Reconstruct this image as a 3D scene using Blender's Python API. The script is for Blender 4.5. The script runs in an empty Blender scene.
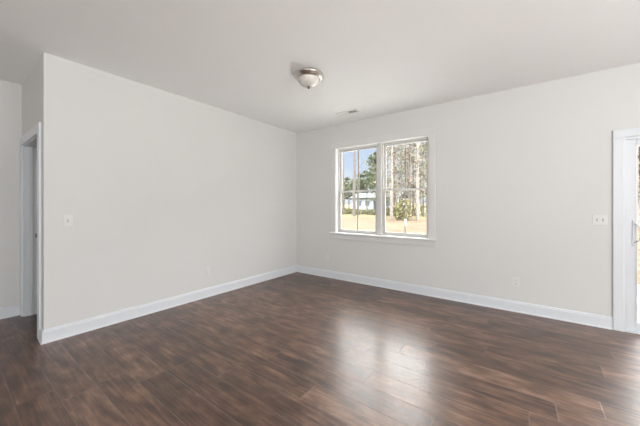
import bpy, bmesh, math, random
from mathutils import Vector, Matrix

random.seed(7)
S = bpy.context.scene
COL = S.collection
PI = math.pi

# ------------------------------------------------------------------ camera
CX, CY, CH = 3.659, -4.186, 1.291
YAW = math.radians(36.42)
FPX, HORIZON = 279.97, 206.26
cam_data = bpy.data.cameras.new('camera')
cam_data.sensor_fit = 'HORIZONTAL'
cam_data.sensor_width = 36.0
cam_data.lens = 36.0 * FPX / 640.0
cam_data.shift_y = -(213.0 - HORIZON) / 640.0
cam_data.clip_start = 0.02
cam_data.clip_end = 600
cam = bpy.data.objects.new('camera', cam_data)
COL.objects.link(cam)
cam.location = (CX, CY, CH)
cam.rotation_euler = (PI / 2, 0, YAW)
S.camera = cam

# ------------------------------------------------------------------ world
world = bpy.data.worlds.new('sky')
S.world = world
world.use_nodes = True
wn, wl = world.node_tree.nodes, world.node_tree.links
wn.clear()
w_out = wn.new('ShaderNodeOutputWorld')
w_bg = wn.new('ShaderNodeBackground')
w_tc = wn.new('ShaderNodeTexCoord')
w_sep = wn.new('ShaderNodeSeparateXYZ')
w_ramp = wn.new('ShaderNodeValToRGB')
w_str = wn.new('ShaderNodeValToRGB')
w_noise = wn.new('ShaderNodeTexNoise')
w_cr = wn.new('ShaderNodeValToRGB')
w_mix = wn.new('ShaderNodeMixRGB')
wl.new(w_tc.outputs['Generated'], w_sep.inputs[0])
wl.new(w_sep.outputs['Z'], w_ramp.inputs[0])
wl.new(w_sep.outputs['Z'], w_str.inputs[0])
e = w_ramp.color_ramp.elements
e[0].position = 0.0; e[0].color = (0.86, 0.92, 1.0, 1)
e[1].position = 0.22; e[1].color = (0.60, 0.75, 0.99, 1)
x_ = e.new(0.07); x_.color = (0.78, 0.87, 1.0, 1)
x_ = e.new(0.40); x_.color = (0.97, 0.975, 0.96, 1)
x_ = e.new(1.0); x_.color = (0.97, 0.975, 0.96, 1)
e = w_str.color_ramp.elements                      # much brighter high up, as under thin sunlit cloud
e[0].position = 0.0; e[0].color = (0.066, 0.066, 0.066, 1)
e[1].position = 1.0; e[1].color = (1, 1, 1, 1)
x_ = e.new(0.25); x_.color = (0.063, 0.063, 0.063, 1)
x_ = e.new(0.38); x_.color = (1.0, 1.0, 1.0, 1)
w_noise.inputs['Scale'].default_value = 5.0
w_noise.inputs['Detail'].default_value = 5.0
wl.new(w_tc.outputs['Generated'], w_noise.inputs['Vector'])
w_cr.color_ramp.elements[0].position = 0.42
w_cr.color_ramp.elements[1].position = 0.68
wl.new(w_noise.outputs[0], w_cr.inputs[0])
w_mix.inputs[2].default_value = (0.95, 0.97, 1.0, 1)
wl.new(w_cr.outputs[0], w_mix.inputs[0])
wl.new(w_ramp.outputs[0], w_mix.inputs[1])
w_mul = wn.new('ShaderNodeMath'); w_mul.operation = 'MULTIPLY'; w_mul.inputs[1].default_value = 14.0
wl.new(w_str.outputs[0], w_mul.inputs[0])
wl.new(w_mul.outputs[0], w_bg.inputs['Strength'])
wl.new(w_mix.outputs[0], w_bg.inputs['Color'])
wl.new(w_bg.outputs[0], w_out.inputs[0])

# ------------------------------------------------------------------ sun, added fill light behind the camera
sd = bpy.data.lights.new('sun', 'SUN')
sd.energy = 5.0; sd.angle = math.radians(3); sd.color = (1.0, 0.95, 0.86)
sun = bpy.data.objects.new('sun', sd); COL.objects.link(sun)
sun.rotation_euler = Vector((0.74, -0.20, 0.62)).to_track_quat('Z', 'Y').to_euler()

def area(name, loc, toward, sx, sy, power, color):
    d = bpy.data.lights.new(name, 'AREA')
    d.shape = 'RECTANGLE'; d.size = sx; d.size_y = sy; d.energy = power; d.color = color
    o = bpy.data.objects.new(name, d); COL.objects.link(o)
    o.location = loc
    o.rotation_euler = (Vector(loc) - Vector(toward)).to_track_quat('Z', 'Y').to_euler()
    return o
# added fill lamps in openings made up for them, right and back walls
area('fill_right', (6.98, -3.6, 1.55), (4.2, -3.6, 4.0), 2.3, 1.5, 150, (0.965, 0.985, 1.0))
area('fill_rear', (5.0, -8.07, 1.55), (3.4, -4.0, 4.6), 2.3, 1.5, 118, (0.965, 0.985, 1.0))

vs = S.view_settings
vs.view_transform = 'Standard'
vs.look = 'None'
vs.exposure = 0.12
vs.gamma = 1.0
vs.use_curve_mapping = False
S.cycles.max_bounces = 12
S.cycles.diffuse_bounces = 8
S.cycles.transparent_max_bounces = 16
S.cycles.sample_clamp_indirect = 6.0

# ------------------------------------------------------------------ materials
def new_mat(name):
    m = bpy.data.materials.new(name); m.use_nodes = True
    nt = m.node_tree
    return m, nt.nodes, nt.links, nt.nodes['Principled BSDF']

def paint(name, rgb, rough=0.6, var=0.02, scale=8.0, bump=0.0, bscale=220.0, metallic=0.0, spec=0.5):
    m, n, l, b = new_mat(name)
    tc = n.new('ShaderNodeTexCoord')
    no = n.new('ShaderNodeTexNoise'); no.inputs['Scale'].default_value = scale; no.inputs['Detail'].default_value = 4
    l.new(tc.outputs['Object'], no.inputs['Vector'])
    cr = n.new('ShaderNodeValToRGB')
    a, c = cr.color_ramp.elements
    a.position, c.position = 0.3, 0.7
    a.color = (*[max(0, v * (1 - var)) for v in rgb], 1)
    c.color = (*[min(1, v * (1 + var)) for v in rgb], 1)
    l.new(no.outputs[0], cr.inputs[0])
    l.new(cr.outputs[0], b.inputs['Base Color'])
    b.inputs['Roughness'].default_value = rough
    b.inputs['Metallic'].default_value = metallic
    b.inputs['Specular IOR Level'].default_value = spec
    if bump:
        n2 = n.new('ShaderNodeTexNoise'); n2.inputs['Scale'].default_value = bscale
        l.new(tc.outputs['Object'], n2.inputs['Vector'])
        bp = n.new('ShaderNodeBump'); bp.inputs['Strength'].default_value = bump; bp.inputs['Distance'].default_value = 0.002
        l.new(n2.outputs[0], bp.inputs['Height']); l.new(bp.outputs[0], b.inputs['Normal'])
    return m

M_WALL = paint('wall_paint', (0.665, 0.66, 0.642), 0.75, 0.008, 1.5, 0.08)
M_CEIL = paint('ceiling_paint', (0.895, 0.90, 0.895), 0.85, 0.008, 1.5, 0.08)
M_TRIM = paint('trim_paint', (0.70, 0.725, 0.75), 0.38, 0.008, 3.0)
M_CASING = paint('casing_paint', (0.68, 0.675, 0.66), 0.4, 0.008, 3.0)
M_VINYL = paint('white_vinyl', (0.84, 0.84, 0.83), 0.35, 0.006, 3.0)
M_SASH_SHADED = paint('sash_vinyl_shaded', (0.638, 0.627, 0.604), 0.4, 0.006, 3.0)  # white vinyl of the frames, darkened to paint in their shade
M_GRILLE_SHADED = paint('grille_vinyl_shaded', (0.30, 0.28, 0.26), 0.45, 0.006, 3.0)  # grey-tan grille, its backlit darkness put into the colour too
M_PLATE = paint('white_plastic', (0.705, 0.694, 0.670), 0.35, 0.005, 5.0)
M_SLOT = paint('dark_slot', (0.05, 0.048, 0.045), 0.6)
M_NICKEL = paint('brushed_nickel', (0.589, 0.563, 0.520), 0.28, 0.06, 40.0, metallic=1.0)
M_DKNICKEL = paint('dark_nickel', (0.13, 0.12, 0.10), 0.35, 0.06, 40.0, metallic=1.0)
M_STEEL = paint('dull_steel', (0.22, 0.21, 0.20), 0.45, 0.05, 40.0, metallic=0.6)
M_DUCT_SHADE = paint('duct_shade', (0.05, 0.05, 0.05), 0.8)
M_REG = paint('white_enamel', (0.80, 0.79, 0.77), 0.45, 0.005)
M_BARK = paint('grey_bark', (0.103, 0.090, 0.080), 0.9, 0.35, 6.0)
M_PALEBARK = paint('pale_bark', (0.182, 0.162, 0.147), 0.9, 0.3, 6.0)
M_BROWNBARK = paint('brown_bark', (0.098, 0.066, 0.046), 0.9, 0.35, 6.0)
M_NEEDLE = paint('pine_needles', (0.066, 0.082, 0.038), 0.8, 0.45, 1.2)
M_TANLEAF = paint('dry_leaves', (0.137, 0.111, 0.081), 0.8, 0.45, 1.5)
M_OLIVE = paint('olive_leaves', (0.105, 0.107, 0.054), 0.8, 0.45, 1.5)
M_SHRUB = paint('shrub_leaves', (0.106, 0.097, 0.036), 0.8, 0.45, 1.5)
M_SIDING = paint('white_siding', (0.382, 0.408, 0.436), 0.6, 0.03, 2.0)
M_ROOF = paint('blue_grey_shingles', (0.052, 0.068, 0.080), 0.8, 0.15, 5.0)
M_DARKGLASS = paint('dark_window_glass', (0.10, 0.13, 0.16), 0.15)
M_MAT = paint('charcoal_mat', (0.16, 0.16, 0.17), 0.95, 0.3, 90.0)
M_CONC = paint('pale_concrete', (0.50, 0.49, 0.47), 0.85, 0.08, 4.0)
M_STAKE = paint('white_stake', (0.85, 0.85, 0.84), 0.5)

def alabaster():
    m, n, l, b = new_mat('alabaster_glass')
    tc = n.new('ShaderNodeTexCoord')
    no = n.new('ShaderNodeTexNoise'); no.inputs['Scale'].default_value = 14; no.inputs['Detail'].default_value = 5
    no.inputs['Distortion'].default_value = 1.5
    l.new(tc.outputs['Object'], no.inputs['Vector'])
    cr = n.new('ShaderNodeValToRGB')
    cr.color_ramp.elements[0].position = 0.3; cr.color_ramp.elements[0].color = (0.66, 0.63, 0.57, 1)
    cr.color_ramp.elements[1].position = 0.7; cr.color_ramp.elements[1].color = (0.80, 0.78, 0.73, 1)
    l.new(no.outputs[0], cr.inputs[0]); l.new(cr.outputs[0], b.inputs['Base Color'])
    b.inputs['Roughness'].default_value = 0.2
    b.inputs['Subsurface Weight'].default_value = 0.15
    b.inputs['Subsurface Radius'].default_value = (0.02, 0.02, 0.02)
    return m
M_ALAB = alabaster()

def pane_mat():
    m = bpy.data.materials.new('window_glass'); m.use_nodes = True
    n, l = m.node_tree.nodes, m.node_tree.links
    n.clear()
    out = n.new('ShaderNodeOutputMaterial')
    mix = n.new('ShaderNodeMixShader')
    fr = n.new('ShaderNodeFresnel'); fr.inputs['IOR'].default_value = 1.45
    tr = n.new('ShaderNodeBsdfTransparent'); tr.inputs[0].default_value = (0.985, 0.99, 0.985, 1)
    gl = n.new('ShaderNodeBsdfGlossy'); gl.inputs['Roughness'].default_value = 0.01
    mul = n.new('ShaderNodeMath'); mul.operation = 'MULTIPLY'; mul.inputs[1].default_value = 0.6
    l.new(fr.outputs[0], mul.inputs[0]); l.new(mul.outputs[0], mix.inputs[0])
    l.new(tr.outputs[0], mix.inputs[1]); l.new(gl.outputs[0], mix.inputs[2])
    l.new(mix.outputs[0], out.inputs[0])
    return m
M_PANE = pane_mat()

def floor_mat():
    m, n, l, b = new_mat('wood_planks')
    PW, PL = 0.192, 1.30
    def math_(op, a=None, c=None, d=None):
        q = n.new('ShaderNodeMath'); q.operation = op
        for i, v in enumerate((a, c, d)):
            if v is None: continue
            if isinstance(v, (int, float)): q.inputs[i].default_value = v
            else: l.new(v, q.inputs[i])
        return q.outputs[0]
    tc = n.new('ShaderNodeTexCoord')
    sp = n.new('ShaderNodeSeparateXYZ'); l.new(tc.outputs['Object'], sp.inputs[0])
    X, Y = sp.outputs['X'], sp.outputs['Y']
    v = math_('DIVIDE', math_('ADD', Y, 20.03), PW)
    row = math_('FLOOR', v); fv = math_('FRACT', v)
    wn_ = n.new('ShaderNodeTexWhiteNoise'); wn_.noise_dimensions = '1D'; l.new(row, wn_.inputs['W'])
    u = math_('ADD', math_('DIVIDE', math_('ADD', X, 20.0), PL), wn_.outputs['Value'])
    colm = math_('FLOOR', u); fu = math_('FRACT', u)
    cmb = n.new('ShaderNodeCombineXYZ'); l.new(colm, cmb.inputs[0]); l.new(row, cmb.inputs[1])
    wn2 = n.new('ShaderNodeTexWhiteNoise'); wn2.noise_dimensions = '2D'; l.new(cmb.outputs[0], wn2.inputs['Vector'])
    rnd = wn2.outputs['Value']
    # grain: noise stretched along the plank, shifted per plank
    gx = math_('ADD', math_('MULTIPLY', X, 1.1), math_('MULTIPLY', rnd, 37.0))
    gy = math_('ADD', math_('MULTIPLY', Y, 9.0), math_('MULTIPLY', rnd, 91.0))
    gc = n.new('ShaderNodeCombineXYZ'); l.new(gx, gc.inputs[0]); l.new(gy, gc.inputs[1])
    n1 = n.new('ShaderNodeTexNoise'); n1.inputs['Scale'].default_value = 1.6; n1.inputs['Detail'].default_value = 6
    n1.inputs['Roughness'].default_value = 0.65; n1.inputs['Distortion'].default_value = 0.8
    l.new(gc.outputs[0], n1.inputs['Vector'])
    gc2 = n.new('ShaderNodeCombineXYZ')
    l.new(math_('MULTIPLY', gx, 1.7), gc2.inputs[0]); l.new(math_('MULTIPLY', gy, 4.6), gc2.inputs[1])
    n2 = n.new('ShaderNodeTexNoise'); n2.inputs['Scale'].default_value = 1.5; n2.inputs['Detail'].default_value = 4
    l.new(gc2.outputs[0], n2.inputs['Vector'])
    # knots and weathered patches
    gc3 = n.new('ShaderNodeCombineXYZ')
    l.new(math_('MULTIPLY', gx, 1.3), gc3.inputs[0]); l.new(math_('MULTIPLY', gy, 0.35), gc3.inputs[1])
    n3 = n.new('ShaderNodeTexNoise'); n3.inputs['Scale'].default_value = 2.0; n3.inputs['Detail'].default_value = 3
    l.new(gc3.outputs[0], n3.inputs['Vector'])
    cr = n.new('ShaderNodeValToRGB')
    el = cr.color_ramp.elements
    el[0].position = 0.25; el[0].color = (0.0240, 0.0110, 0.0070, 1)
    el[1].position = 0.80; el[1].color = (0.2350, 0.1400, 0.0940, 1)
    q = el.new(0.45); q.color = (0.0740, 0.0350, 0.0210, 1)
    q = el.new(0.62); q.color = (0.1360, 0.0700, 0.0430, 1)
    n4 = n.new('ShaderNodeTexNoise'); n4.inputs['Scale'].default_value = 1.0; n4.inputs['Detail'].default_value = 4
    gc4 = n.new('ShaderNodeCombineXYZ'); l.new(math_('MULTIPLY', gx, 4.2), gc4.inputs[0]); l.new(math_('MULTIPLY', gy, 1.25), gc4.inputs[1])
    l.new(gc4.outputs[0], n4.inputs['Vector'])
    def cen(o, k): return math_('MULTIPLY', math_('SUBTRACT', o, 0.5), k)
    tone = math_('ADD', cen(n1.outputs[0], 0.85), cen(n2.outputs[0], 0.50))
    tone = math_('ADD', tone, cen(rnd, 0.20))
    tone = math_('ADD', tone, cen(n4.outputs[0], 0.85))
    tone = math_('ADD', tone, 0.52)
    l.new(tone, cr.inputs[0])
    pr = n.new('ShaderNodeValToRGB'); pr.color_ramp.elements[0].position = 0.56; pr.color_ramp.elements[1].position = 0.74
    l.new(n3.outputs[0], pr.inputs[0])
    mx = n.new('ShaderNodeMixRGB'); mx.inputs[2].default_value = (0.040, 0.026, 0.021, 1)
    l.new(math_('MULTIPLY', pr.outputs[0], 0.6), mx.inputs[0]); l.new(cr.outputs[0], mx.inputs[1])
    # seams: bevelled edges between boards, their glint painted as a lighter tan
    ev = math_('MINIMUM', fv, math_('SUBTRACT', 1.0, fv))
    eu = math_('MINIMUM', fu, math_('SUBTRACT', 1.0, fu))
    sv = math_('MULTIPLY', ev, PW); su = math_('MULTIPLY', eu, PL)
    ed = math_('MINIMUM', sv, su)
    h = n.new('ShaderNodeMapRange'); h.inputs['From Min'].default_value = 0.0; h.inputs['From Max'].default_value = 0.0035
    l.new(ed, h.inputs['Value'])
    seam_glint = n.new('ShaderNodeMixRGB'); seam_glint.blend_type = 'MIX'
    inv = math_('SUBTRACT', 1.0, h.outputs[0])
    l.new(math_('MULTIPLY', inv, 0.5), seam_glint.inputs[0]); l.new(mx.outputs[0], seam_glint.inputs[1]); seam_glint.inputs[2].default_value = (0.20, 0.14, 0.10, 1)
    l.new(seam_glint.outputs[0], b.inputs['Base Color'])
    b.inputs['Roughness'].default_value = 0.40
    ro = n.new('ShaderNodeMapRange'); ro.inputs['To Min'].default_value = 0.31; ro.inputs['To Max'].default_value = 0.46
    l.new(n1.outputs[0], ro.inputs['Value']); l.new(ro.outputs[0], b.inputs['Roughness'])
    b.inputs['Specular IOR Level'].default_value = 0.5
    b.inputs['Coat Weight'].default_value = 0.26
    b.inputs['Coat Roughness'].default_value = 0.2
    b.inputs['Coat IOR'].default_value = 1.5
    b.inputs['Coat Tint'].default_value = (1, 1, 1, 1)
    b.inputs['IOR'].default_value = 1.6
    b.inputs['Specular Tint'].default_value = (1.0, 0.93, 0.87, 1)
    hh = math_('ADD', math_('MULTIPLY', h.outputs[0], 0.9), math_('MULTIPLY', n1.outputs[0], 1.2))
    hh = math_('ADD', hh, math_('MULTIPLY', n2.outputs[0], 0.25))
    bp = n.new('ShaderNodeBump'); bp.inputs['Strength'].default_value = 0.5; bp.inputs['Distance'].default_value = 0.002
    l.new(hh, bp.inputs['Height']); l.new(bp.outputs[0], b.inputs['Normal'])
    return m
M_FLOOR = floor_mat()

def ground_mat():
    m, n, l, b = new_mat('sandy_ground')
    tc = n.new('ShaderNodeTexCoord')
    sp = n.new('ShaderNodeSeparateXYZ'); l.new(tc.outputs['Object'], sp.inputs[0])
    no = n.new('ShaderNodeTexNoise'); no.inputs['Scale'].default_value = 0.35; no.inputs['Detail'].default_value = 6
    l.new(tc.outputs['Object'], no.inputs['Vector'])
    ad = n.new('ShaderNodeMath'); ad.operation = 'MULTIPLY_ADD'; ad.inputs[1].default_value = 9.0
    l.new(no.outputs[0], ad.inputs[0]); l.new(sp.outputs['Y'], ad.inputs[2])
    mr = n.new('ShaderNodeMapRange'); mr.inputs['From Min'].default_value = 25.5; mr.inputs['From Max'].default_value = 28.5
    l.new(ad.outputs[0], mr.inputs['Value'])
    n2 = n.new('ShaderNodeTexNoise'); n2.inputs['Scale'].default_value = 2.5; n2.inputs['Detail'].default_value = 8
    mp = n.new('ShaderNodeMapping'); mp.inputs['Scale'].default_value = (0.25, 1.0, 1.0)
    l.new(tc.outputs['Object'], mp.inputs['Vector']); l.new(mp.outputs[0], n2.inputs['Vector'])
    sand = n.new('ShaderNodeValToRGB')
    sand.color_ramp.elements[0].position = 0.3; sand.color_ramp.elements[0].color = (0.0509, 0.0339, 0.0213, 1)
    sand.color_ramp.elements[1].position = 0.7; sand.color_ramp.elements[1].color = (0.1167, 0.0862, 0.0586, 1)
    l.new(n2.outputs[0], sand.inputs[0])
    gr = n.new('ShaderNodeValToRGB')
    gr.color_ramp.elements[0].position = 0.35; gr.color_ramp.elements[0].color = (0.095, 0.071, 0.043, 1)
    gr.color_ramp.elements[1].position = 0.65; gr.color_ramp.elements[1].color = (0.109, 0.105, 0.052, 1)
    l.new(n2.outputs[0], gr.inputs[0])
    mx = n.new('ShaderNodeMixRGB')
    l.new(mr.outputs[0], mx.inputs[0]); l.new(sand.outputs[0], mx.inputs[1]); l.new(gr.outputs[0], mx.inputs[2])
    l.new(mx.outputs[0], b.inputs['Base Color'])
    b.inputs['Roughness'].default_value = 0.95
    b.inputs['Specular IOR Level'].default_value = 0.1
    return m
M_GROUND = ground_mat()

# ------------------------------------------------------------------ mesh helpers
class MB:
    def __init__(s): s.v = []; s.f = []
    def add(s, vs_, fs_):
        o = len(s.v); s.v += [tuple(v) for v in vs_]; s.f += [tuple(i + o for i in f) for f in fs_]; return s
    def box(s, x0, x1, y0, y1, z0, z1):
        v = [(x, y, z) for z in (z0, z1) for y in (y0, y1) for x in (x0, x1)]
        return s.add(v, [(0, 2, 3, 1), (4, 5, 7, 6), (0, 1, 5, 4), (2, 6, 7, 3), (0, 4, 6, 2), (1, 3, 7, 5)])
    def prism(s, prof, axis, a, c):
        """Closed profile (list of 2D points) swept along 'x' or 'y' or 'z' from a to c."""
        def P(p, t):
            return {'x': (t, p[0], p[1]), 'y': (p[0], t, p[1]), 'z': (p[0], p[1], t)}[axis]
        k = len(prof)
        v = [P(p, a) for p in prof] + [P(p, c) for p in prof]
        f = [tuple(range(k))[::-1], tuple(range(k, 2 * k))] + [(i, (i + 1) % k, (i + 1) % k + k, i + k) for i in range(k)]
        return s.add(v, f)
    def lathe(s, prof, n=48, center=(0, 0, 0)):
        v, f = [], []
        k = len(prof)
        for j in range(n):
            a = 2 * PI * j / n
            for r, z in prof:
                v.append((center[0] + r * math.cos(a), center[1] + r * math.sin(a), center[2] + z))
        for j in range(n):
            j2 = (j + 1) % n
            for i in range(k - 1):
                f.append((j * k + i, j2 * k + i, j2 * k + i + 1, j * k + i + 1))
        return s.add(v, f)
    def tube(s, pts, rad, n=8):
        pts = [Vector(p) for p in pts]
        if isinstance(rad, (int, float)): rad = [rad] * len(pts)
        v, f = [], []
        for i, p in enumerate(pts):
            d = (pts[min(i + 1, len(pts) - 1)] - pts[max(i - 1, 0)]).normalized()
            u = d.orthogonal().normalized() if abs(d.z) < 0.9 else d.cross(Vector((1, 0, 0))).normalized()
            w = d.cross(u)
            for j in range(n):
                a = 2 * PI * j / n
                v.append(p + (u * math.cos(a) + w * math.sin(a)) * rad[i])
        for i in range(len(pts) - 1):
            for j in range(n):
                f.append((i * n + j, i * n + (j + 1) % n, (i + 1) * n + (j + 1) % n, (i + 1) * n + j))
        f.append(tuple(range(n))[::-1]); f.append(tuple(range((len(pts) - 1) * n, len(pts) * n)))
        return s.add(v, f)
    def leaf(s, p, size, rnd):
        a = Vector((rnd.uniform(-1, 1), rnd.uniform(-1, 1), rnd.uniform(-1, 1)))
        if a.length < 0.1: a = Vector((0, 0, 1))
        a.normalize(); c = a.orthogonal().normalized(); d = a.cross(c)
        w = size * rnd.uniform(0.6, 1.2)
        p = Vector(p)
        return s.add([p + c * w, p + d * w * 0.5, p - c * w, p - d * w * 0.5], [(0, 1, 2, 3)])
    def build(s, name, mat, parent=None, bevel=0.0, smooth=False, segs=2, recalc=True):
        me = bpy.data.meshes.new(name)
        me.from_pydata(s.v, [], s.f)
        if recalc:
            bm = bmesh.new(); bm.from_mesh(me)
            bmesh.ops.remove_doubles(bm, verts=bm.verts, dist=1e-6)
            bmesh.ops.recalc_face_normals(bm, faces=bm.faces)
            bm.to_mesh(me); bm.free()
        me.materials.append(mat)
        o = bpy.data.objects.new(name, me); COL.objects.link(o)
        if parent is not None: o.parent = parent
        if bevel:
            b = o.modifiers.new('bevel', 'BEVEL'); b.width = bevel; b.segments = segs; b.limit_method = 'ANGLE'; b.angle_limit = math.radians(40)
        if smooth:
            for p in me.polygons: p.use_smooth = True
        return o

def empty(name, loc=(0, 0, 0), rz=0.0):
    o = bpy.data.objects.new(name, None); COL.objects.link(o)
    o.location = loc; o.rotation_euler = (0, 0, rz); o.empty_display_size = 0.1
    return o

def tag(o, label, cat, group=None):
    o['label'] = label; o['category'] = cat
    if group: o['group'] = group
    return o

def struct(o, label=None, cat=None):
    o['kind'] = 'structure'
    if label: o['label'] = label
    if cat: o['category'] = cat
    return o

def copy_tree(o, parent=None):
    c = o.copy(); COL.objects.link(c)
    if parent is not None: c.parent = parent
    for ch in list(o.children): copy_tree(ch, c)
    return c

def px(u, Y):
    """The point at world depth Y seen along column u of the photograph: (x, distance along the axis)."""
    t = (u - 320) / FPX
    dx = -math.sin(YAW) + t * math.cos(YAW); dy = math.cos(YAW) + t * math.sin(YAW)
    k = (Y - CY) / dy
    return CX + dx * k, k
def pz(v, k): return CH + (HORIZON - v) * k / FPX

# ------------------------------------------------------------------ the room
H = 2.74
LY = -3.609                     # where the left wall ends
FX = -1.195                     # the wall at the far side of the passage
XR, YB = 6.9, -8.0              # right and rear walls, behind the camera
WT = 0.15
# window opening and sliding door opening in the right-hand (window) wall
WX0, WX1, WZ0, WZ1 = 0.915, 2.53, 0.825, 2.325
DX0, DX1, DZ1 = 4.462, 6.29, 2.005

struct(MB().box(FX - .15, XR + .15, YB - .15, WT, -.12, 0).build('floor', M_FLOOR),
       'dark brown wood plank floor with weathered grey patches', 'floor')
struct(MB().box(FX - .15, XR + .15, YB - .15, WT, H, H + .2).build('ceiling', M_CEIL), 'plain off-white painted ceiling', 'ceiling')

w = MB()
w.box(FX - .15, WX0, 0, WT, 0, H).box(WX1, DX0, 0, WT, 0, H).box(DX1, XR + .15, 0, WT, 0, H)
w.box(WX0, WX1, 0, WT, 0, WZ0).box(WX0, WX1, 0, WT, WZ1, H).box(DX0, DX1, 0, WT, DZ1, H)
struct(w.build('wall_right', M_WALL), 'warm white painted wall with the window and the glass door', 'wall')
struct(MB().box(-.12, 0, LY, 0, 0, H).build('wall_left', M_WALL), 'long warm white wall left of the room corner', 'wall')
# wall of the passage with the doorway, returning from the end of the left wall
PX0, PX1, PZ1 = -1.088, -.20, 2.01
w = MB().box(FX, PX0, LY, LY + .115, 0, H).box(PX1, -.12, LY, LY + .115, 0, H).box(PX0, PX1, LY, LY + .115, PZ1, H)
struct(w.build('wall_passage', M_WALL), 'short wall of the passage holding the doorway', 'wall')
struct(MB().box(FX - .15, FX, YB, 0, 0, H).build('wall_far', M_WALL), 'shaded wall at the far left of the passage', 'wall')
w = MB().box(FX - .15, 3.8, YB - .15, YB, 0, H).box(6.2, XR + .15, YB - .15, YB, 0, H).box(3.8, 6.2, YB - .15, YB, 0, .8).box(3.8, 6.2, YB - .15, YB, 2.3, H)
struct(w.build('wall_rear', M_WALL))
w = MB().box(XR, XR + .15, YB, -4.8, 0, H).box(XR, XR + .15, -2.4, 0, 0, H).box(XR, XR + .15, -4.8, -2.4, 0, .8).box(XR, XR + .15, -4.8, -2.4, 2.3, H)
struct(w.build('wall_side', M_WALL))

# baseboards: face board, stepped cap and a shoe strip along the floor
BH = 0.128
def base_prof(sgn, at):
    pts = [(0, 0), (.022, 0), (.022, .008), (.016, .017), (.016, BH - .022), (.012, BH - .016), (.012, BH - .006), (.008, BH), (0, BH)]
    return [(at + sgn * a, b) for a, b in pts]
def baseboard(name, axis, sgn, at, a, c, label):
    struct(MB().prism(base_prof(sgn, at), axis, a, c).build(name, M_TRIM), label, 'baseboard')
baseboard('baseboard_right', 'x', -1, 0, 0.0, 4.383, 'white baseboard under the window wall')
baseboard('baseboard_left', 'y', 1, 0, LY, 0, 'white baseboard along the long left wall')
baseboard('baseboard_passage', 'x', -1, LY, -.09, .022, 'short white baseboard return at the wall end')
baseboard('baseboard_far', 'y', 1, FX, YB, LY - .018, 'white baseboard on the shaded passage wall')

# ------------------------------------------------------------------ passage doorway
d1 = struct(empty('door_1', (0, 0, 0)), 'white cased doorway without a visible leaf, in the passage wall', 'doorway')
CW = 0.095
def casing_v(x0, x1, yf, z0, z1, sgn=-1):
    return MB().box(x0, x1, min(yf, yf + sgn * .018), max(yf, yf + sgn * .018), z0, z1)
casing_v(PX1 + .005, PX1 + .005 + CW, LY, 0, PZ1 - .005).build('side_casing', M_TRIM, d1, .003)
casing_v(FX + .001, PX0 - .005, LY, 0, PZ1 - .005).build('side_casing', M_TRIM, d1, .003)
casing_v(FX + .001, PX1 + .005 + CW, LY, PZ1 - .005, PZ1 - .005 + CW).build('head_casing', M_TRIM, d1, .003)
J = .019
MB().box(PX0, PX0 + J, LY, LY + .115, 0, PZ1).build('side_jamb', M_TRIM, d1)
MB().box(PX1 - J, PX1, LY, LY + .115, 0, PZ1).build('side_jamb', M_TRIM, d1)
MB().box(PX0 + J, PX1 - J, LY, LY + .115, PZ1 - J, PZ1).build('head_jamb', M_TRIM, d1)
st = MB().box(PX0 + J, PX0 + J + .011, LY + .045, LY + .078, 0, PZ1 - J)
st.build('door_stop', M_TRIM, d1)
MB().box(PX1 - J - .011, PX1 - J, LY + .045, LY + .078, 0, PZ1 - J).build('door_stop', M_TRIM, d1)
sp_ = MB().box(PX0 + J, PX0 + J + .003, LY + .096, LY + .113, .915, .965).build('strike_plate', M_STEEL, d1)
sp_['label'] = 'dark metal strike plate'

# ------------------------------------------------------------------ twin window
w1 = struct(empty('window_1', (0, 0, 0)), 'white twin sash window with a view of the pine trees', 'window')
cw = 0.09
MB().box(WX0 - cw + .004, WX0 + .004, -.018, 0, WZ0, WZ1 - .004).build('side_casing', M_CASING, w1, .004)
MB().box(WX1 - .004, WX1 + cw - .004, -.018, 0, WZ0, WZ1 - .004).build('side_casing', M_CASING, w1, .004)
MB().box(WX0 - cw + .004, WX1 + cw - .004, -.018, 0, WZ1 - .004, WZ1 + cw - .004).build('head_casing', M_CASING, w1, .004)
# stool (inner sill) with a rounded nose and apron under it
MB().box(WX0 - cw - .012, WX1 + cw + .012, -.052, .0, WZ0 - .022, WZ0).box(WX0 + .012, WX1 - .012, -.03, .07, WZ0 - .022, WZ0 + .0005).build('sill', M_VINYL, w1, .006)
MB().box(WX0 - cw + .004, WX1 + cw - .004, -.017, 0, WZ0 - .112, WZ0 - .022).build('apron', M_CASING, w1, .005)
JT = .012
MB().box(WX0, WX0 + JT, -.002, .075, WZ0, WZ1).build('side_jamb', M_VINYL, w1)
MB().box(WX1 - JT, WX1, -.002, .075, WZ0, WZ1).build('side_jamb', M_VINYL, w1)
MB().box(WX0 + JT, WX1 - JT, -.002, .075, WZ1 - JT, WZ1).build('head_jamb', M_VINYL, w1)
MX = 1.735
MB().box(MX - .036, MX + .036, .03, WT, WZ0, WZ1 - JT).build('mullion', M_SASH_SHADED, w1, .003)
def sash(x0, x1, z0, z1, y0, y1, stile, top, bot, name):
    f = MB()
    f.box(x0, x0 + stile, y0, y1, z0, z1).box(x1 - stile, x1, y0, y1, z0, z1)
    f.box(x0 + stile, x1 - stile, y0, y1, z1 - top, z1).box(x0 + stile, x1 - stile, y0, y1, z0, z0 + bot)
    s_ = f.build(name, M_SASH_SHADED, w1, .003)
    xm = (x0 + x1) / 2; ym = (y0 + y1) / 2
    MB().box(xm - .007, xm + .007, ym - .006, ym + .006, z0 + bot, z1 - top).build('muntin', M_GRILLE_SHADED, s_)
    MB().box(x0 + stile, x1 - stile, ym - .002, ym + .002, z0 + bot, z1 - top).build('pane', M_PANE, s_)
    return s_
RZ = 1.555
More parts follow.
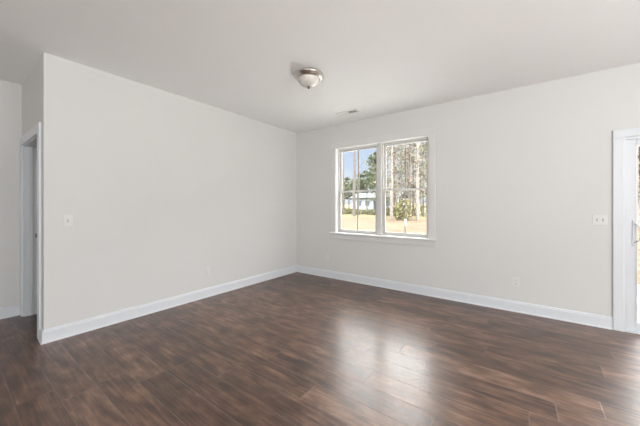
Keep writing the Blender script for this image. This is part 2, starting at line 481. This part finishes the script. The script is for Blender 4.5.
for (a, c) in ((WX0 + JT, MX - .036), (MX + .036, WX1 - JT)):
    fr = MB()
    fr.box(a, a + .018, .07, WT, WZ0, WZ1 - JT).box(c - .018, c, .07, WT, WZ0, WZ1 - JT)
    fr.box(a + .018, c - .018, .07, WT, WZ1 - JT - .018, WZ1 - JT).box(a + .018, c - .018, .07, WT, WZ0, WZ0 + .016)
    fr.build('window_frame', M_SASH_SHADED, w1, .002)
    sash(a + .018, c - .018, RZ - .012, WZ1 - JT - .018, 0.112, .138, .028, .032, .024, 'upper_sash')
    sash(a + .018, c - .018, WZ0 + .016, RZ + .012, .078, .106, .028, .024, .036, 'lower_sash')

# ------------------------------------------------------------------ sliding glass door
d2 = struct(empty('door_2', (0, 0, 0)), 'white framed sliding glass door at the right edge', 'door')
cs = .08
MB().box(DX0 - cs + .003, DX0 + .003, -.02, 0, 0, DZ1 - .003).build('side_casing', M_TRIM, d2, .004)
MB().box(DX1 - .003, DX1 + cs - .003, -.02, 0, 0, DZ1 - .003).build('side_casing', M_TRIM, d2, .004)
MB().box(DX0 - cs + .003, DX1 + cs - .003, -.02, 0, DZ1 - .003, DZ1 + cs - .003).build('head_casing', M_TRIM, d2, .004)
f = MB().box(DX0, DX0 + .022, -.006, WT, 0, DZ1).box(DX1 - .022, DX1, -.006, WT, 0, DZ1)
f.box(DX0 + .022, DX1 - .022, -.006, WT, DZ1 - .03, DZ1).box(DX0 + .022, DX1 - .022, -.006, WT, 0, .028)
f.build('door_frame', M_TRIM, d2, .002)
def slider(x0, x1, y0, y1, name):
    z0, z1 = .028, DZ1 - .03
    stile, top, bot = .074, .062, .075
    q = MB().box(x0, x0 + stile, y0, y1, z0, z1).box(x1 - stile, x1, y0, y1, z0, z1)
    q.box(x0 + stile, x1 - stile, y0, y1, z1 - top, z1).box(x0 + stile, x1 - stile, y0, y1, z0, z0 + bot)
    p = q.build(name, M_TRIM, d2, .004)
    b = MB(); bw = .010
    xa, xb, za, zb = x0 + stile, x1 - stile, z0 + bot, z1 - top
    b.box(xa, xa + bw, y0 + .004, y1 - .004, za, zb).box(xb - bw, xb, y0 + .004, y1 - .004, za, zb)
    b.box(xa + bw, xb - bw, y0 + .004, y1 - .004, zb - bw, zb).box(xa + bw, xb - bw, y0 + .004, y1 - .004, za, za + bw)
    b.build('glazing_bead', M_VINYL, p)
    MB().box(xa + bw, xb - bw, (y0 + y1) / 2 - .003, (y0 + y1) / 2 + .003, za + bw, zb - bw).build('pane', M_PANE, p)
    return p
xm = (DX0 + DX1) / 2
pan = slider(DX0 + .022, xm + .03, .02, .062, 'sliding_panel')
slider(xm - .03, DX1 - .022, .075, .117, 'fixed_panel')
hx, hz = DX0 + .022 + .056, 1.02
hd = MB()
hd.box(hx - .011, hx + .011, .010, .02, hz - .13, hz + .13)
hp = hd.build('handle_plate', M_TRIM, pan, .004)
arc = []
for i in range(13):
    a = PI * i / 12
    arc.append((hx + .004 + .038 * math.sin(a), .012 - .040 * math.sin(a), hz + .095 * math.cos(a)))
MB().tube(arc, .009, 10).build('pull_handle', M_VINYL, hp, smooth=True)

# ------------------------------------------------------------------ ceiling light
LX, LYY = 1.745, -1.80
lamp = empty('ceiling_light', (LX, LYY, H))
tag(lamp, 'round flush ceiling light with nickel rim and frosted glass bowl', 'ceiling light')
MB().lathe([(0, 0), (.140, 0), (.146, -.010), (.160, -.016), (.166, -.026), (.164, -.036), (.152, -.044), (.146, -.056),
            (.136, -.064), (.122, -.066), (.116, -.058), (0, -.056)], 64).build('rim', M_NICKEL, lamp, smooth=True)
bowl = []
for i in range(15):
    a = (PI / 2) * i / 14
    bowl.append((max(.0001, 0.118 * math.cos(a) ** .9), -.056 - .088 * math.sin(a)))
nn, vv, ff = 72, [], []
k = len(bowl)
for j in range(nn):                                   # lightly ribbed bowl
    a = 2 * PI * j / nn
    for i, (r, z) in enumerate(bowl):
        rr = r * (1 + (.012 if j % 3 == 0 else 0) * min(1, (k - 1 - i) / 5))
        vv.append((rr * math.cos(a), rr * math.sin(a), z))
for j in range(nn):
    j2 = (j + 1) % nn
    for i in range(k - 1): ff.append((j * k + i, j2 * k + i, j2 * k + i + 1, j * k + i + 1))
MB().add(vv, ff).build('glass_bowl', M_ALAB, lamp, smooth=True)
MB().lathe([(0, -.139), (.013, -.140), (.016, -.145), (.010, -.149), (.013, -.154), (.013, -.161), (.008, -.167), (0, -.169)], 20).build('finial', M_DKNICKEL, lamp, smooth=True)

# ------------------------------------------------------------------ ceiling register
VX, VY = 1.445, -.46
vent = empty('ceiling_vent', (VX, VY, H))
tag(vent, 'white rectangular air vent in the ceiling near the window', 'vent')
vl, vw = .178, .072
MB().box(-vl + .02, vl - .02, -vw + .02, vw - .02, -.0025, -.0005).build('duct_shade_plate', M_DUCT_SHADE, vent)  # dark plate under the solid ceiling, painting the shade inside a duct
f = MB().box(-vl, vl, -vw, -vw + .026, -.010, -.0003).box(-vl, vl, vw - .026, vw, -.010, -.0003)
f.box(-vl, -vl + .026, -vw + .026, vw - .026, -.010, -.0003).box(vl - .026, vl, -vw + .026, vw - .026, -.010, -.0003)
f.box(-.006, .006, -vw + .026, vw - .026, -.010, -.003)
f.build('frame', M_REG, vent, .002)
def slat_bm(x, tilt):
    c, s_ = math.cos(tilt), math.sin(tilt)
    pr = []
    for a, b in ((-.008, -.0006), (.008, -.0006), (.008, .0006), (-.008, .0006)):
        pr.append((x + a * c - b * s_, -.0085 + a * s_ + b * c))
    return MB().prism(pr, 'y', -vw + .026, vw - .026)
for i in range(11):
    slat_bm(-.145 + i * .0132, math.radians(22)).build('slat', M_REG, vent)
for i in range(8):
    slat_bm(.018 + i * .0178, math.radians(-55)).build('slat', M_REG, vent)

# ------------------------------------------------------------------ switches and outlets
def plate_xz(w_, h_, t=.006):
    r = .006
    return MB().box(-w_ / 2, w_ / 2, -t, -.0004, -h_ / 2, h_ / 2)
def screw(parent, x, z):
    MB().lathe([(0, -.0005), (.0032, -.0005), (.0036, .0), (0, 0)], 12).build('screw', M_PLATE, parent).matrix_local = Matrix.Translation((x, -.006, z)) @ Matrix.Rotation(PI / 2, 4, 'X')
def make_switch(gangs, loc, rz, label):
    t = tag(empty('light_switch', loc, rz), label, 'light switch')
    wd = .072 + .046 * (gangs - 1)
    plate_xz(wd, .116).build('wall_plate', M_PLATE, t, .003)
    for g in range(gangs):
        x = (g - (gangs - 1) / 2) * .046
        MB().box(x - .0055, x + .0055, -.0068, -.005, -.013, .013).build('toggle_slot', M_STEEL, t)
        MB().prism([(-.006, -.008), (-.018, .002), (-.018, .008), (-.006, .009)], 'x', x - .0042, x + .0042).build('toggle', M_PLATE, t, .001)
        screw(t, x, .030); screw(t, x, -.030)
    return t
make_switch(1, (0, -3.437, 1.146), PI / 2, 'single light switch on the left wall beside the doorway')
make_switch(2, (4.29, 0, 1.145), 0, 'double light switch on the wall left of the glass door')
def make_outlet(loc, rz, label):
    t = tag(empty('wall_outlet', loc, rz), label, 'outlet')
    plate_xz(.072, .116).build('wall_plate', M_PLATE, t, .003)
    for z in (-.02, .02):
        r = MB().prism([(.0165 * math.copysign(min(1, abs(math.cos(a) * 1.15)), math.cos(a)), z + .0145 * math.sin(a)) for a in [2 * PI * i / 20 for i in range(20)]], 'y', -.0085, -.005).build('receptacle', M_PLATE, t)
        MB().box(-.0075, -.0055, -.0089, -.008, z - .002, z + .007).box(.0055, .0075, -.0089, -.008, z - .002, z + .007).box(-.002, .002, -.0089, -.008, z - .009, z - .005).build('slots', M_SLOT, r)
    screw(t, 0, 0)
    return t
make_outlet((0, -1.927, .366), PI / 2, 'wall outlet low on the long left wall')
make_outlet((.735, 0, .36), 0, 'wall outlet below the window near the room corner')
make_outlet((3.553, 0, .364), 0, 'wall outlet low on the window wall nearer the glass door')

# ------------------------------------------------------------------ outdoors
def gz(y):
    if y < 8: return -.25
    if y < 26: return -.25 + (y - 8) / 18 * .45
    if y < 50: return .2 + (y - 26) / 24 * .25
    return .45 + (y - 50) / 60 * 1.6
g = MB()
ys = [WT, 4, 8, 11, 14, 17, 20, 23, 26, 30, 36, 42, 50, 60, 80, 110]
xs = [-110, -70, -40, -25, -15, -5, 5, 15, 30, 60]
for y in ys:
    for x in xs: g.v.append((x, y, gz(y)))
nx = len(xs)
for j in range(len(ys) - 1):
    for i in range(nx - 1):
        g.f.append((j * nx + i, j * nx + i + 1, (j + 1) * nx + i + 1, (j + 1) * nx + i))
ground = struct(g.build('ground', M_GROUND, smooth=True), 'pale sandy yard with grass along the trees', 'ground')
struct(MB().box(-7.5, 4.0, WT, 8.5, -.3, -.17).build('bounce_slab', M_CONC, bevel=.01), 'added pale slab under the window, bouncing light inside', 'bounce_slab')  # unseen reflector added to throw daylight up at the ceiling
struct(MB().box(4.1, 6.7, WT, 3.4, -.25, -.15).build('patio_slab', M_CONC, bevel=.01), 'pale concrete slab outside the glass door', 'slab')
tag(MB().box(4.88, 5.9, .45, 2.12, -.15, -.135).build('door_mat', M_MAT, bevel=.004), 'charcoal door mat on the slab outside the glass door', 'mat')

R = random.Random(11)
HOUSE_X = (px(352, 46)[0] + px(398, 46)[0]) / 2
def trunk_pts(h, lean=0.03, n=7):
    dx, dy = R.uniform(-lean, lean), R.uniform(-lean, lean)
    return [(dx * h * t + R.uniform(-.04, .04) * (t > 0), dy * h * t + R.uniform(-.04, .04) * (t > 0), h * t) for t in [i / (n - 1) for i in range(n)]]

SITES, PLANTS = [], []            # every plant keeps to its own ground: crowns meet but do not run through each other
def free(p, own, marg=.14):
    """Whether the world point p is in the ground of plant number own."""
    sx, sy, sz = SITES[own]
    if 44.0 < p.y < 53.0 and abs(p.x - HOUSE_X) < 6.5: return False
    d0 = (p.x - sx) ** 2 + (p.y - sy) ** 2
    for k, (x, y, zt) in enumerate(SITES):
        if k == own or p.z > zt: continue
        D = math.hypot(x - sx, y - sy)
        if D > 9 or D < 1e-6: continue
        if ((p.x - x) ** 2 + (p.y - y) ** 2 - d0) / (2 * D) < marg: return False
    return True

def tree(*a, **k):
    x, _ = px(a[1], a[2]); SITES.append((x, a[2], 99)); PLANTS.append((grow_tree, len(SITES) - 1, a, k))

def grow_tree(own, name, u, Y, h, r, bark, leafmat, crown0, spread, nbr, leaves, lsize, label, group=None, cat='tree'):
    x, k = px(u, Y)
    base = Vector((x, Y, gz(Y) - .05))
    root = empty(name, base)
    tag(root, label, cat, group)
    tp = trunk_pts(h, .006)
    br, lf = MB(), MB()
    br.tube(tp, [r * (1 - .65 * i / (len(tp) - 1)) for i in range(len(tp))], 10)
    def put(p):
        if p.z > .3 and free(p + base, own): lf.leaf(p, lsize, R)
    for i in range(nbr):
        t = crown0 + (1 - crown0) * (i + R.random()) / nbr
        q = t * (len(tp) - 1); a = int(min(q, len(tp) - 2)); fq = q - a
        p0 = Vector(tp[a]).lerp(Vector(tp[a + 1]), fq)
        for attempt in range(8):
            ang = R.uniform(0, 2 * PI)
            ln = spread * (1 - .6 * (t - crown0) / (1.001 - crown0)) * R.uniform(.6, 1.15) * (.86 ** attempt)
            up = R.uniform(.1, .55)
            p1 = p0 + Vector((math.cos(ang) * ln * .5, math.sin(ang) * ln * .5, ln * up * .4))
            p2 = p0 + Vector((math.cos(ang) * ln, math.sin(ang) * ln, ln * up))
            if free(p2 + base, own) and free(p1 + base, own): break
        else: continue
        br.tube([p0, p1, p2], [r * .28, r * .17, r * .06], 5)
        for _ in range(3):
            pm = p1.lerp(p2, R.random())
            pe = pm + Vector((R.uniform(-.5, .5), R.uniform(-.5, .5), R.uniform(-.1, .5))) * ln * .6
            if free(pe + base, own): br.tube([pm, pe], [r * .1, r * .04], 4)
            for _ in range(leaves // 4):
                put(pe + Vector((R.gauss(0, .22), R.gauss(0, .22), R.gauss(0, .16))) * ln * .8)
        for _ in range(leaves // 4):
            put(p2 + Vector((R.gauss(0, .22), R.gauss(0, .22), R.gauss(0, .16))) * ln * .8)
    br.build('trunk', bark, root)
    if lf.v: lf.build('foliage', leafmat, root, recalc=False)
    return root

# the two grey pines that frame the left sash, then the green pines behind them
tree('pine_tree', 354.3, 24, 16, .20, M_BARK, M_NEEDLE, .72, 1.8, 14, 60, .16, 'tall grey pine trunk, left one of the close pair behind the left sash')
tree('pine_tree', 358.2, 26, 16, .15, M_BARK, M_NEEDLE, .75, 1.6, 12, 60, .16, 'slimmer grey pine trunk just right of the tall grey pine')
tree('pine_tree', 343.0, 27, 14, .13, M_BARK, M_NEEDLE, .78, 1.5, 12, 50, .16, 'thin grey pine at the left edge of the left sash')
tree('pine_tree', 378, 40, 9.6, .20, M_BARK, M_NEEDLE, .42, 2.6, 40, 90, .16, 'bushy green pine rising beside the window mullion')
tree('pine_tree', 367, 42, 7.0, .12, M_BARK, M_NEEDLE, .55, 2.2, 34, 80, .16, 'lower green pine in the middle of the left sash')
tree('pine_tree', 362, 57, 7.0, .18, M_BARK, M_NEEDLE, .3, 2.2, 30, 80, .18, 'small green pine right behind the grey trunks')
for u_, Y_, h_ in ((349, 60, 8.0), (355, 58, 7.2), (371, 59, 8.6)):
    tree('pine_tree', u_, Y_, h_, .16, M_BARK, M_NEEDLE, .3, 2.3, 34, 80, .18, 'dark green pine in the distant row beyond the white house', 'pines beyond the house')
tree('pine_tree', 344, 57, 6.4, .18, M_BARK, M_OLIVE, .2, 2.4, 30, 70, .18, 'olive tree low at the left edge of the left sash')
# right sash: pale and brown trunks with dry leaves
spec = [
    ('bare_tree', 385.5, 25, 11, .09, M_BARK, M_OLIVE, .12, 1.7, 24, 30, 'thin grey tree at the left edge of the right sash'),
    ('bare_tree', 391.5, 22, 11, .15, M_PALEBARK, M_TANLEAF, .25, 1.6, 20, 24, 'pale thick trunk in the left half of the right sash'),
    ('bare_tree', 396.5, 29, 11, .13, M_PALEBARK, M_OLIVE, .08, 2.2, 40, 60, 'pale trunk with olive leaves left of the right muntin'),
    ('bare_tree', 401.5, 24, 10, .09, M_BARK, M_TANLEAF, .10, 1.7, 32, 40, 'slender grey tree next to the right muntin'),
    ('bare_tree', 409.5, 23, 11, .16, M_BARK, M_TANLEAF, .12, 1.6, 40, 60, 'grey trunk clad in dry tan leaves right of the right muntin'),
    ('bare_tree', 413.0, 27, 10, .11, M_BROWNBARK, M_OLIVE, .08, 1.8, 36, 60, 'leafy olive brown tree just right of the tan leaf clad trunk'),
    ('bare_tree', 417.5, 21, 11, .15, M_PALEBARK, M_TANLEAF, .30, 1.5, 18, 18, 'palest thick trunk in the right half of the right sash'),
    ('bare_tree', 423.5, 26, 10, .10, M_BARK, M_OLIVE, .12, 1.9, 28, 40, 'grey tree at the right edge of the right sash'),
]
for (nm, u, Y, h, r, bk, lm, c0, spd, nb, lv, lab) in spec:
    tree(nm, u, Y, h, r, bk, lm, c0, spd, nb, int(lv * .8), .10, lab)
back = [(381, 36, 9), (388, 40, 11), (394, 36, 12), (399, 44, 13), (405, 35, 12), (408, 42, 13), (416, 38, 12), (421, 44, 11), (427, 36, 13), (432, 30, 14), (440, 34, 14), (450, 30, 13), (330, 34, 9), (322, 30, 12), (312, 36, 12), (462, 33, 12), (474, 29, 12), (484, 34, 12), (497, 30, 12), (510, 34, 12), (524, 29, 12), (540, 33, 12), (556, 29, 12), (574, 32, 12), (590, 35, 12), (300, 33, 11), (286, 38, 11)]
for i, (u, Y, h) in enumerate(back):
    tree('woodland_tree', u, Y, h, R.uniform(.07, .13), (M_PALEBARK, M_BARK, M_BROWNBARK)[i % 3], (M_OLIVE, M_OLIVE, M_TANLEAF)[i % 3], .15, 2.0, 34, 30, .11,
         'slender leafy tree among the woods standing beyond the trees nearest the window', 'woodland trees behind the front row')
# beyond the sliding door
for i, (u, Y) in enumerate([(630, 26), (636, 22), (639.5, 25), (648, 24), (664, 27), (600, 30)]):
    tree('woodland_tree', u, Y, 11, R.uniform(.14, .2), (M_BROWNBARK, M_PALEBARK)[i % 2], M_TANLEAF, .15, 2.0, 34, 60, .13,
         'russet leafed tree beyond the glass door at the right edge', 'russet trees beyond the glass door')

def shrub(*a):
    x, _ = px(a[0], a[1]); SITES.append((x, a[1], a[2] + .6)); PLANTS.append((grow_shrub, len(SITES) - 1, a, {}))
def grow_shrub(own, u, Y, h, w_, mat, label, group=None, n=420):
    x, k = px(u, Y)
    base = Vector((x, Y, gz(Y) - .03))
    root = empty('shrub', base); tag(root, label, 'shrub', group)
    st_, lf = MB(), MB()
    for i in range(9):
        a = R.uniform(0, 2 * PI); e_ = Vector((math.cos(a) * w_ * .4 * R.random(), math.sin(a) * w_ * .4 * R.random(), h * R.uniform(.6, .95)))
        if i and not free(e_ + base, own): continue
        if not i: e_ = Vector((0, 0, h * .8))
        st_.tube([(e_[0] * .15, e_[1] * .15, 0), (e_[0] * .6, e_[1] * .6, e_[2] * .55), e_], [.03, .02, .008], 5)
    for i in range(n):
        a, rr, t = R.uniform(0, 2 * PI), math.sqrt(R.random()), R.random()
        env = math.sqrt(max(0, 1 - (2 * t - .75) ** 2 / 1.7))
        p = Vector((math.cos(a) * rr * w_ * .5 * env, math.sin(a) * rr * w_ * .5 * env, .05 + h * t))
        if free(p + base, own): lf.leaf(p, .12, R)
    st_.build('stems', M_BROWNBARK, root)
    lf.build('foliage', mat, root, recalc=False)
for (u, Y, h, w_) in [(343, 28, .8, 2.2), (349, 29, .7, 2.0), (356, 28, .7, 1.9), (363, 30, .6, 2.0), (370, 29, .65, 2.2), (376, 28, .7, 2.0), (384, 28, .8, 2.0), (391, 27, .9, 1.8), (396, 28, .8, 1.8), (417, 28, .9, 2.0), (422, 28, 1.1, 2.0), (428, 28, 1.1, 2.2), (436, 29, 1.1, 2.2)]:
    shrub(u, Y, h, w_, M_SHRUB if R.random() < .75 else M_OLIVE, 'low yellow green shrub in the row along the edge of the sand', 'low shrubs along the sand')
shrub(405.5, 20.5, 1.8, 2.2, M_SHRUB, 'tallest green bush, behind the lower right muntin of the window', None, 900)
shrub(400.5, 26.5, 1.3, 1.5, M_NEEDLE, 'dark green bush left of the tallest bush', None, 500)
for fn, own, a, k in PLANTS: fn(own, *a, **k)

# white house beyond the shrubs
hx0, hk = px(352, 46); hx1, _ = px(398, 46)
hb = gz(46) - .1
house = empty('house', ((hx0 + hx1) / 2, 46, hb))
tag(house, 'white bungalow with blue grey roof seen between the tree trunks', 'house')
L2 = (hx1 - hx0) / 2
HW = 2.55
w = MB()
for i in range(15):                                   # lapped siding
    z0 = i * HW / 15; z1 = (i + 1) * HW / 15
    w.prism([(-L2, z0), (L2, z0), (L2, z1), (-L2, z1)], 'y', -(.02 if i % 2 else .0), 5.5)
w.build('wall', M_SIDING, house)
MB().prism([(-.45, HW), (2.75, HW + 1.05), (5.95, HW), (5.95, HW + .14), (2.75, HW + 1.2), (-.45, HW + .14)], 'x', -L2 - .35, L2 + .35).build('roof', M_ROOF, house)
for x in (-3.1, -1.4, 1.5, 3.0):
    wf = MB().box(x - .5, x + .5, -.07, .02, .95, 2.15).build('window', M_SIDING, house)
    MB().box(x - .42, x + .42, -.085, -.06, 1.03, 2.07).build('pane', M_DARKGLASS, wf)
df = MB().box(-.05, .95, -.06, .02, .08, 2.15).build('door', M_ROOF, house)
MB().box(.8, .86, -.1, -.05, 1.0, 1.08).build('knob', M_STEEL, df)

# white marker stake on the sand
x, k = px(405.3, 15)
stk = empty('marker_stake', (x, 15, gz(15)))
tag(stk, 'short white marker stake standing on the sand before the tallest bush', 'stake')
MB().box(-.055, .055, -.03, .03, -.1, .42).build('post', M_STAKE, stk, .01)
MB().box(-.065, .065, -.04, .04, .42, .48).build('cap', M_STAKE, stk, .012)
